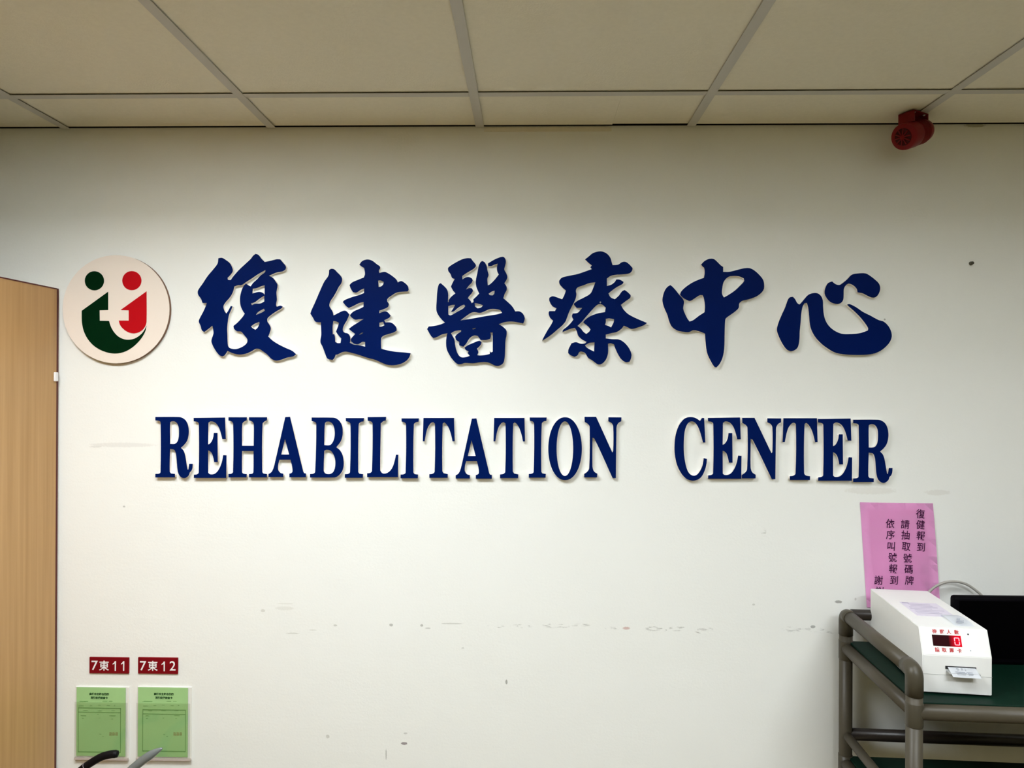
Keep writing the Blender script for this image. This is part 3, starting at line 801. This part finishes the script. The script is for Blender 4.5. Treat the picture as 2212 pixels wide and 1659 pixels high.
Z4 = 1922/300.0
def z4(a, b_):
    return 140+a/Z4, 1400+b_/Z4
room_sign(*z4(340, 125), *z4(885, 355), [('7', *z4(413, 240), 0.0385, 0.0002, 1.05), ('東', *z4(543, 243), 0.0305, 0.0003, 0.98), ('1', *z4(700, 240), 0.0385, 0.0002, 1.0), ('1', *z4(815, 240), 0.0385, 0.0002, 1.0)],
          'maroon sign reading 7東11 above the left green card')
room_sign(*z4(1013, 128), *z4(1563, 360), [('7', *z4(1083, 245), 0.0385, 0.0002, 1.05), ('東', *z4(1217, 246), 0.0305, 0.0003, 0.98), ('1', *z4(1375, 245), 0.0385, 0.0002, 1.0), ('2', *z4(1492, 245), 0.0385, 0.0002, 1.0)],
          'maroon sign reading 7東12 above the right green card')

# green inspection cards in clear wall pockets
def card_set(hx0, hy0, hx1, hy1, gx0, gx1, gy1, tx, frame, stamp, side, dx):
    a, c = on_y(*z4(hx0, hy0), -0.003), on_y(*z4(hx1, hy1), -0.003)
    h = thing('card_holder', 'clear plastic wall pocket holding the %s green card' % side, 'holder', ((a.x+c.x)/2, 0, c.z), 'card pockets on the wall')
    box('back_plate', a.x, c.x, -0.003, 0.0, c.z, a.z, M_acryl, h, bevel=0.0008)
    box('bottom_lip', a.x, c.x, -0.0095, -0.003, c.z, c.z+0.0062, M_lip, h, bevel=0.0006)
    fz = on_y(*z4(0, 742), -0.008).z
    box('front_panel', a.x+0.0008, c.x-0.0008, -0.0095, -0.0087, c.z+0.0062, fz, M_clear, h)
    p0, p1 = on_y(*z4(gx0, 540), -0.005), on_y(*z4(gx1, gy1), -0.005)
    cd = thing('inspection_card', 'green printed inspection card in the %s wall pocket, below %s' % (side, '7東11' if side == 'left' else '7東12'), 'card', ((p0.x+p1.x)/2, -0.005, p1.z), 'green inspection cards')
    box('card_sheet', p0.x, p1.x, -0.0056, -0.0050, p1.z, p0.z, M_card, cd)
    y = -0.0059
    ms = [text_mesh('高雄市立聯合醫院', 0.0072, wall_frame(on_y(*z4(tx, 636), y)), 0.0003, 0.00025),
          text_mesh('消防設備檢查卡', 0.0072, wall_frame(on_y(*z4(tx, 687), y)), 0.0003, 0.00025)]
    link_mesh('heading', merge(ms, 'heading'), M_card_ink, cd)
    fx0, fy0, fx1, fy1 = frame
    bm = bmesh.new()
    def rule(ax_, ay, bx, by, w):
        q0, q1 = on_y(*z4(ax_, ay), y), on_y(*z4(bx, by), y)
        add_box(bm, min(q0.x, q1.x)-w/2, max(q0.x, q1.x)+w/2, y, y+0.0003, min(q0.z, q1.z)-w/2, max(q0.z, q1.z)+w/2)
    rule(fx0, fy0, fx1, fy0, 0.0011); rule(fx0, fy1, fx1, fy1, 0.0011)
    rule(fx0, fy0, fx0, fy1, 0.0011); rule(fx1, fy0, fx1, fy1, 0.0011)
    rule(fx0, fy0+58, fx1, fy0+58, 0.0005)
    rnd = random.Random(side)
    for (qx, qy, w) in ((245+dx, 737, 115), (300+dx, 737, 60), (550+dx, 737, 80), (640+dx, 735, 70), (230+dx, 797, 95), (360+dx, 797, 40), (480+dx, 795, 40), (600+dx, 797, 60), (690+dx, 796, 20),
                        (290+dx, 868, 80), (485+dx, 868, 80), (665+dx, 868, 60), (460+dx, 920, 24), (660+dx, 935, 90), (255+dx, 935, 80), (480+dx, 970, 24), (655+dx, 980, 22), (250+dx, 972, 30), (490+dx, 1195, 36), (530+dx, 1222, 26)):
        for k in range(3):
            o_ = rnd.uniform(-6, 6)
            rule(qx-w/2+rnd.uniform(0, w*.3), qy+o_, qx+w/2-rnd.uniform(0, w*.3), qy+o_, 0.0004)
    from_bm('ruled_form', bm, M_card_line, cd)
    bm = bmesh.new()
    sx_, sy_ = stamp
    for k in range(3):
        cx = sx_-42+42*k
        for j in range(4):
            rule(cx-13+rnd.uniform(-3, 3), sy_-20+13*j, cx+13+rnd.uniform(-3, 3), sy_-20+13*j, 0.0006)
        rule(cx-12, sy_-20, cx-12, sy_+20, 0.0007); rule(cx+8, sy_-16, cx+8, sy_+20, 0.0007)
    from_bm('stamp', bm, M_stamp, cd)

card_set(150, 530, 885, 1545, 165, 838, 1500, 475, (185, 832, 770, 1440), (675, 1190), 'left', 0)
card_set(1003, 530, 1750, 1552, 1015, 1700, 1508, 1370, (1078, 857, 1668, 1428), (1562, 1190), 'right', 885)

# red motor siren under the ceiling edge
N_, F_ = on_y(1951, 296, -0.112), on_y(1990, 283.5, -0.072)
axs = (F_-N_).normalized()
Ls = (F_-N_).length
siren = thing('siren', 'dark red motor siren bracketed up at the ceiling edge, right side', 'siren', (N_+F_)/2)
def along(t):
    return N_+axs*(Ls*t)
bm = bmesh.new()
add_tube(bm, [along(t) for t in (0.0, 0.002, 0.02, 0.09, 0.46, 0.50, 0.54, 1.0, 1.14, 1.22)], [0.020, 0.0325, 0.0340, 0.0350, 0.0350, 0.0335, 0.0322, 0.0315, 0.029, 0.020], 40)
from_bm('body', bm, M_siren, siren)
bm = bmesh.new()
add_tube(bm, [along(-0.030), along(-0.001)], [0.0215, 0.0225], 28)
from_bm('mouth', bm, M_siren_d, siren)
side_ax = axs.cross(Vector((0, 0, 1))).normalized()
up_ax = side_ax.cross(axs).normalized()
for k in range(5):      # guard spokes over the mouth
    an = math.pi*k/5
    d_ = side_ax*math.cos(an)+up_ax*math.sin(an)
    tube('mouth_spoke', [along(-0.05)-d_*0.0215, along(-0.05)+d_*0.0215], 0.0016, M_siren, siren, 8)
bm = bmesh.new()
for k in range(9):      # cooling ribs round the rear half
    t = 0.52+0.045*k
    add_tube(bm, [along(t), along(t+0.018)], [0.0338, 0.0338], 32)
from_bm('ribs', bm, M_siren, siren)
bm = bmesh.new()
top = CEIL-0.0045
Ms = Matrix.Translation((along(0.62).x, along(0.62).y, 0)) @ Matrix.Rotation(math.atan2(axs.y, axs.x), 4, 'Z')
add_box(bm, -0.034, 0.030, -0.020, 0.024, top-0.003, top, Ms)
add_box(bm, -0.034, -0.030, -0.020, 0.024, along(0.62).z+0.022, top, Ms)
add_box(bm, 0.026, 0.030, -0.020, 0.024, along(0.62).z+0.022, top, Ms)
from_bm('bracket', bm, M_siren, siren)
for sx_ in (-0.024, 0.020):
    bm = bmesh.new()
    bmesh.ops.create_uvsphere(bm, u_segments=12, v_segments=6, radius=0.0035)
    bmesh.ops.translate(bm, verts=bm.verts[:], vec=Ms @ Vector((sx_, -0.014, top-0.003)))
    from_bm('screw_head', bm, M_metal, siren, smooth=True)

# ------------------------------------------------------------------ utility cart
CX0, CX1, CY0, CY1 = 0.8745, 1.49, -0.440, -0.054      # left, right, front, back tube centres
Z_TOP, Z_SH, Z_G2, Z_S2, Z_S3 = 1.073, 0.982, 0.745, 0.667, 0.20
RT, RJ = 0.0172, 0.0184
cart = thing('utility_cart', 'taupe tube-frame utility cart with green shelf mats against the wall', 'cart', ((CX0+CX1)/2, (CY0+CY1)/2, 0))
def corner_path(p_from, corner, p_to, r=0.03, n=6):
    c_ = Vector(corner)
    a_ = (Vector(p_from)-c_).normalized(); b2 = (Vector(p_to)-c_).normalized()
    out_ = []
    s, e = c_+a_*r, c_+b2*r
    for k in range(n+1):
        t = k/n
        out_.append((1-t)**2*s+2*t*(1-t)*c_+t*t*e)
    return out_
for x in (CX0, CX1):
    for y in (CY0, CY1):
        tube('post', [(x, y, 0.085), (x, y, Z_TOP-0.028)], RT, M_tube, cart)
        # bent elbow at the top, then sleeves at the shelf joints
        iy = CY1 if y == CY0 else CY0
        pts = [Vector((x, y, Z_TOP-0.055))]+corner_path((x, y, 0), (x, y, Z_TOP), (x, iy, Z_TOP), 0.018, 8)+[Vector((x, y+math.copysign(0.034, iy-y), Z_TOP))]
        el = tube('elbow_joint', pts, RJ, M_joint, cart, 24)
        tube('sleeve_joint', [(x, y, Z_SH-0.032), (x, y, Z_SH-0.030), (x, y, Z_SH+0.020), (x, y, Z_SH+0.022)], [RT, RJ, RJ, RT], M_joint, cart)
        tube('sleeve_joint', [(x, y, Z_S2-0.030), (x, y, Z_S2+0.022)], RJ, M_joint, cart)
        # caster
        bm = bmesh.new()
        add_tube(bm, [(x-0.012, y, 0.0402), (x+0.012, y, 0.0402)], 0.040, 24)
        cst = from_bm('caster', bm, M_rubber, cart)
        box('caster_fork', x-0.018, x+0.018, y-0.016, y+0.016, 0.075, 0.090, M_metal, cst)
for x in (CX0, CX1):
    tube('side_handrail', [(x, CY0+0.03, Z_TOP), (x, CY1-0.03, Z_TOP)], RT, M_tube, cart)
    tube('side_rail', [(x, CY0, Z_SH), (x, CY1, Z_SH)], RT*0.92, M_tube, cart)
    tube('side_guard', [(x, CY0, Z_G2), (x, CY1, Z_G2)], 0.012, M_tube, cart)
    tube('side_rail', [(x, CY0, Z_S2), (x, CY1, Z_S2)], RT*0.92, M_tube, cart)
    tube('side_rail', [(x, CY0, Z_S3), (x, CY1, Z_S3)], RT*0.92, M_tube, cart)
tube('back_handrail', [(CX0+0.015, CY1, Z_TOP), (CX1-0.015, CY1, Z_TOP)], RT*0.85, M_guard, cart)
for z in (Z_SH, Z_S2, Z_S3):
    tube('front_rail', [(CX0, CY0, z), (CX1, CY0, z)], RT, M_tube, cart)
    tube('back_rail', [(CX0, CY1, z), (CX1, CY1, z)], RT*0.92, M_tube, cart)
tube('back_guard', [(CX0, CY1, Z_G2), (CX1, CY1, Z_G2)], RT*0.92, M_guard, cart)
for z in (Z_SH, Z_S2, Z_S3):
    sh = box('shelf', CX0+0.010, CX1-0.010, CY0+0.006, CY1-0.006, z-0.004, z+0.014, M_joint, cart, bevel=0.003)
    box('shelf_mat', CX0+0.006, CX1-0.006, CY0+0.002, CY1-0.004, z+0.0140, z+0.0200, M_mat, sh, bevel=0.0015)
DECK = Z_SH+0.0202
# the cart stands turned slightly, its front end towards the left
piv = Vector((CX0, CY1, 0))
cart.matrix_basis = Matrix.Translation(piv) @ Matrix.Rotation(math.radians(-2.9), 4, 'Z') @ Matrix.Translation(-piv) @ cart.matrix_basis

# ------------------------------------------------------------------ ticket dispenser on the cart
a_ = math.radians(6.75)
disp = thing('ticket_dispenser', 'white queue ticket dispenser with red digit display on the cart', 'dispenser', (0.8985, -0.392, DECK), None, -a_)
Wd, Ld = 0.1462, 0.333
def dl_world(me):
    return me
def dlink(name, bm, m_, smooth=False, parent=None):
    bmesh.ops.recalc_face_normals(bm, faces=bm.faces[:])
    me = bpy.data.meshes.new(name)
    bm.to_mesh(me); bm.free()
    me.transform(world_of(disp))
    return link_mesh(name, me, m_, parent or disp)
Hv, Ht, rec = 0.0885, 0.1450, 0.021
prof = [(0, 0.004), (0, Hv), (rec, Ht), (Ld, Ht), (Ld, 0.004)]
bm = bmesh.new()
L_ = [bm.verts.new((0, y, z)) for y, z in prof]
R_ = [bm.verts.new((Wd, y, z)) for y, z in prof]
bm.faces.new(L_); bm.faces.new(R_[::-1])
for k in range(len(prof)):
    bm.faces.new((L_[k], R_[k], R_[(k+1) % len(prof)], L_[(k+1) % len(prof)]))
bmesh.ops.bevel(bm, geom=bm.edges[:], offset=0.0012, segments=2, affect='EDGES')
dlink('enclosure', bm, M_disp)
bm = bmesh.new()
add_box(bm, -0.0003, Wd+0.0003, -0.0003, Ld+0.0003, 0.0448, 0.0455)
dlink('seam', bm, M_seam)
for fx in (0.012, Wd-0.012):
    for fy in (0.014, Ld-0.014):
        bm = bmesh.new()
        add_tube(bm, [(fx, fy, 0.0), (fx, fy, 0.0045)], 0.007, 16)
        dlink('foot', bm, M_rubber)
# sloped front panel frame: local u right, v up along the slope, n outward
sl = math.atan2(Ht-Hv, rec)
Vv = Vector((0, math.cos(sl), math.sin(sl)))
Nn = Vector((0, -math.sin(sl), math.cos(sl)))
PANEL = math.hypot(Ht-Hv, rec)
def panel_M(u, v, n=0.0):
    o = Vector((u, 0, Hv))+Vv*v+Nn*n
    return Matrix(((1, 0, Nn.x*0, o.x), (0, Vv.y, Nn.y, o.y), (0, Vv.z, Nn.z, o.z), (0, 0, 0, 1)))
# panel corners in zoom: left 745..780, right 1260..1306, top 400, bottom 660
def pan(zx, zy):
    f = (zy-402)/(660-402)
    xl, xr = 742+(780-742)*f, 1260+(1306-1260)*f
    return (zx-xl)/(xr-xl)*Wd, (1-f)*PANEL
u0_, v0_ = pan(842, 470); u1_, v1_ = pan(1078, 573)
u0b, _ = pan(862, 573)
u1a, _ = pan(1062, 470)
ux0, ux1 = (u0_+u0b)/2, (u1_+u1a)/2
bm = bmesh.new()
add_box(bm, ux0-ux0, ux1-ux0, 0, v0_-v1_, -0.002, 0.0006)
for v in bm.verts:
    v.co = panel_M(ux0, v1_) @ v.co
win = dlink('display', bm, M_glow)
dw, dh = ux1-ux0, v0_-v1_
bm = bmesh.new()
cxd, cyd, sw, shh, th = dw*0.845, dh*0.48, dw*0.185, dh*0.70, dw*0.030
for (x0, x1, y0, y1) in ((cxd-sw/2+th*.7, cxd+sw/2-th*.7, cyd+shh/2-th, cyd+shh/2), (cxd-sw/2+th*.7, cxd+sw/2-th*.7, cyd-shh/2, cyd-shh/2+th),
                         (cxd-sw/2, cxd-sw/2+th, cyd+th*.4, cyd+shh/2-th*.6), (cxd+sw/2-th, cxd+sw/2, cyd+th*.4, cyd+shh/2-th*.6),
                         (cxd-sw/2, cxd-sw/2+th, cyd-shh/2+th*.6, cyd-th*.4), (cxd+sw/2-th, cxd+sw/2, cyd-shh/2+th*.6, cyd-th*.4)):
    add_box(bm, x0, x1, y0, y1, 0.0004, 0.0010)
for v in bm.verts:
    v.co = panel_M(ux0, v1_) @ v.co
seg = dlink('digit', bm, M_seg, parent=win)
for txt, zy, zxs in (('待辦人數', 438, (863, 920, 972, 1030)), ('請取票卡', 608, (890, 944, 1000, 1058))):
    ms = []
    for ch, zx in zip(txt, zxs):
        u, v = pan(zx, zy)
        me = text_mesh(ch, 0.0098, panel_M(u, v, 0.0003), 0.0004, 0.00025)
        me.transform(world_of(disp))
        ms.append(me)
    link_mesh('red_lettering', merge(ms, 'red_lettering'), M_dred, disp)
for zx, zy, rr, m_ in ((1118, 452, 0.0018, M_dark), (1143, 602, 0.0012, M_grey_ink)):
    u, v = pan(zx, zy)
    bm = bmesh.new()
    bmesh.ops.create_cone(bm, cap_ends=True, segments=12, radius1=rr, radius2=rr*.8, depth=0.001)
    for w in bm.verts:
        w.co = panel_M(u, v, 0.0004) @ w.co
    dlink('indicator', bm, m_)
# ticket slot with a paper ticket
def front(zx, zy):
    return (zx-772)/(1304-772)*Wd, (1030-zy)/(1030-660)*Hv
s0 = front(948, 755); s1 = front(1183, 780)
bm = bmesh.new()
add_box(bm, s0[0], s1[0], -0.0012, 0.002, s1[1]-0.001, s0[1])
dlink('ticket_slot', bm, M_dark)
bm = bmesh.new()
t0x, t1x = s0[0]+0.004, s1[0]-0.002
add_box(bm, s0[0]+0.002, s1[0]+0.002, -0.017, 0.0005, s1[1]-0.0065, s1[1]-0.0040)
dlink('slot_ledge', bm, M_seam)
bm = bmesh.new()
za = s0[1]-0.001
rows = []
for k in range(6):
    t = k/5
    rows.append([bm.verts.new((x+0.002*t, 0.001-0.026*t, za-0.0115*t-0.003*t*t)) for x in (t0x, t1x)])
for a2, b2 in zip(rows[:-1], rows[1:]):
    bm.faces.new((a2[0], a2[1], b2[1], b2[0]))
bmesh.ops.solidify(bm, geom=bm.faces[:], thickness=0.0003)
bmesh.ops.recalc_face_normals(bm, faces=bm.faces[:])
me = bpy.data.meshes.new('ticket')
bm.to_mesh(me); bm.free()
me.transform(world_of(disp))
tk = link_mesh('paper_ticket', me, M_ticket)
tag(tk, 'white printed paper ticket sticking out of the dispenser slot', 'ticket')
bm = bmesh.new()
for (fx0, fx1, t) in ((0.28, 0.36, .22), (0.28, 0.36, .34), (0.45, 0.52, .22), (0.45, 0.47, .34), (0.58, 0.60, .22), (0.58, 0.60, .34),
                      (0.18, 0.52, .55), (0.2, 0.55, .66), (0.2, 0.5, .77), (0.58, 0.78, .55), (0.6, 0.8, .66), (0.6, 0.76, .77)):
    y_, z_ = 0.001-0.026*t, za-0.0115*t-0.003*t*t
    add_box(bm, t0x+(t1x-t0x)*fx0+0.002*t, t0x+(t1x-t0x)*fx1+0.002*t, y_-0.0008, y_+0.0008, z_+0.0003, z_+0.0007)
dlink('ticket_print', bm, M_grey_ink, parent=tk)
# faded label and a curled slip on top
bm = bmesh.new()
add_box(bm, 0.030, 0.118, 0.105, 0.215, Ht, Ht+0.0004)
dlink('top_label', bm, M_lilac)
bm = bmesh.new()
rnd = random.Random(3)
for k in range(7):
    y_ = 0.125+0.012*k
    add_box(bm, 0.036+rnd.uniform(0, .01), 0.112-rnd.uniform(0, .03), y_, y_+0.0035, Ht+0.0004, Ht+0.0006)
add_box(bm, 0.034, 0.050, 0.205, 0.212, Ht+0.0004, Ht+0.0007)
dlink('label_print', bm, M_lilac_ink)
bm = bmesh.new()
rows = []
for k in range(9):
    t = k/8
    rows.append([bm.verts.new((x, 0.120-0.082*t, Ht+0.0008+0.012*max(0, (t-0.0))*(1-t)**1.2*1.6)) for x in (0.085, 0.128)])
for a2, b2 in zip(rows[:-1], rows[1:]):
    bm.faces.new((a2[0], a2[1], b2[1], b2[0]))
bmesh.ops.solidify(bm, geom=bm.faces[:], thickness=0.0003)
dlink('curled_slip', bm, M_ticket, smooth=True)
bm = bmesh.new()
for k in range(5):
    add_box(bm, 0.092+0.003*k, 0.108+0.003*(k % 3), 0.046+0.006*k, 0.048+0.006*k, Ht+0.0055+0.0006*k, Ht+0.0062+0.0006*k)
dlink('slip_print', bm, M_grey_ink)

# ------------------------------------------------------------------ black case behind the dispenser
kb = thing('flat_panel', 'black flat panel with rounded corners standing behind the white dispenser on the cart', 'panel', (1.27, -0.205, DECK))
bm = bmesh.new()
cl = on_y(2062, 1292, -0.219); ct = on_y(2130, 1289.5, -0.219)
add_box(bm, cl.x, 1.44, -0.219, -0.1950, DECK+0.0005, ct.z, None, 0.0085)
from_bm('shell', bm, M_case, kb, smooth=True)
box('stand_foot', 1.22, 1.36, -0.195, -0.140, DECK+0.0003, DECK+0.010, M_case, kb, bevel=0.003)
bm = bmesh.new()
add_box(bm, cl.x+0.012, 1.43, -0.2208, -0.2175, DECK+0.018, ct.z-0.010, None, 0.0008)
from_bm('front_face', bm, mat('black_screen', (0.0006, 0.0005, 0.0008, 1), 0.6, 0.02), kb)

# grey cable arching behind the dispenser down into the case
cps = [on_y(a, b2, -0.022) for a, b2 in ((1985, 1330), (1994, 1298), (2006, 1280), (2020, 1267.5), (2040, 1258.5), (2062, 1256), (2085, 1261), (2105, 1273), (2122, 1288), (2138, 1308))]
cps.append(Vector((cps[-1].x+0.012, -0.05, cps[-1].z-0.04)))
cps.append(Vector((cps[-1].x, -0.1942, cps[-1].z-0.02)))
cps.insert(0, Vector((cps[0].x-0.004, -0.030, DECK+0.02)))
tag(tube('cable', smooth_path(cps, 6), 0.0036, M_cable, None, 14), 'grey cable arching on the wall between dispenser and black panel', 'cable')

# ------------------------------------------------------------------ rod ends rising at the lower left edge
yb = -0.115
def rodpts(l, y=yb):
    return [on_y(a, b2, y) for a, b2 in l]
bp_ = rodpts([(255, 1629), (245, 1629), (232, 1631), (219, 1635), (206, 1642), (192, 1651), (178, 1661)])
last = bp_[-1]
bp_ += [Vector((last.x-0.016, yb, last.z-0.018)), Vector((last.x-0.028, yb, last.z-0.05)), Vector((last.x-0.032, yb, last.z-0.12)), Vector((last.x-0.032, yb, 0.0))]
path = smooth_path(bp_, 5)
rr = []
for i in range(len(path)):
    rr.append(0.0040 if i == 0 else (0.0088 if i < 3 else 0.0103 if i < 40 else 0.010))
rod = thing('curved_rod', 'black curved rod with rounded tip in front of the left green card', 'rod', (last.x-0.032, yb, 0))
tube('bent_grip', path, rr, M_rubber, rod, 20)
b0, b1 = path[27], path[28]
tube('ring', [b0, b0+(b1-b0)*0.35], 0.0108, mat('pale_ring', (0.30, 0.27, 0.30, 1), 0.4), rod, 20)

sp_ = rodpts([(351, 1616), (340, 1622), (325, 1631), (308, 1643), (292, 1656), (283, 1664)])
last = sp_[-1]
sp_ += [Vector((last.x-0.014, yb, last.z-0.022)), Vector((last.x-0.024, yb, last.z-0.06)), Vector((last.x-0.026, yb, last.z-0.13)), Vector((last.x-0.026, yb, 0.0))]
path = smooth_path(sp_, 5)
rr = [min(0.0118, 0.0010+0.0019*i**0.74) for i in range(len(path))]
o = tube('curved_rod', path, rr, M_greyrod, None, 20)
tag(o, 'silver tapered rod with pointed tip in front of the right green card', 'rod')

kp = on_y(350, 1655.5, yb)
bm = bmesh.new()
pr = [(0.0, 0.0), (0.0, 0.004), (0.006, 0.010), (0.012, 0.0145), (0.020, 0.0168), (0.035, 0.0172), (kp.z, 0.0172)]
add_tube(bm, [(kp.x, yb-0.03, kp.z-h) for h, r in pr[1:]], [r for h, r in pr[1:]], 24)
tag(from_bm('floor_post', bm, M_greyrod), 'grey post with rounded top barely rising below the right green card', 'post')
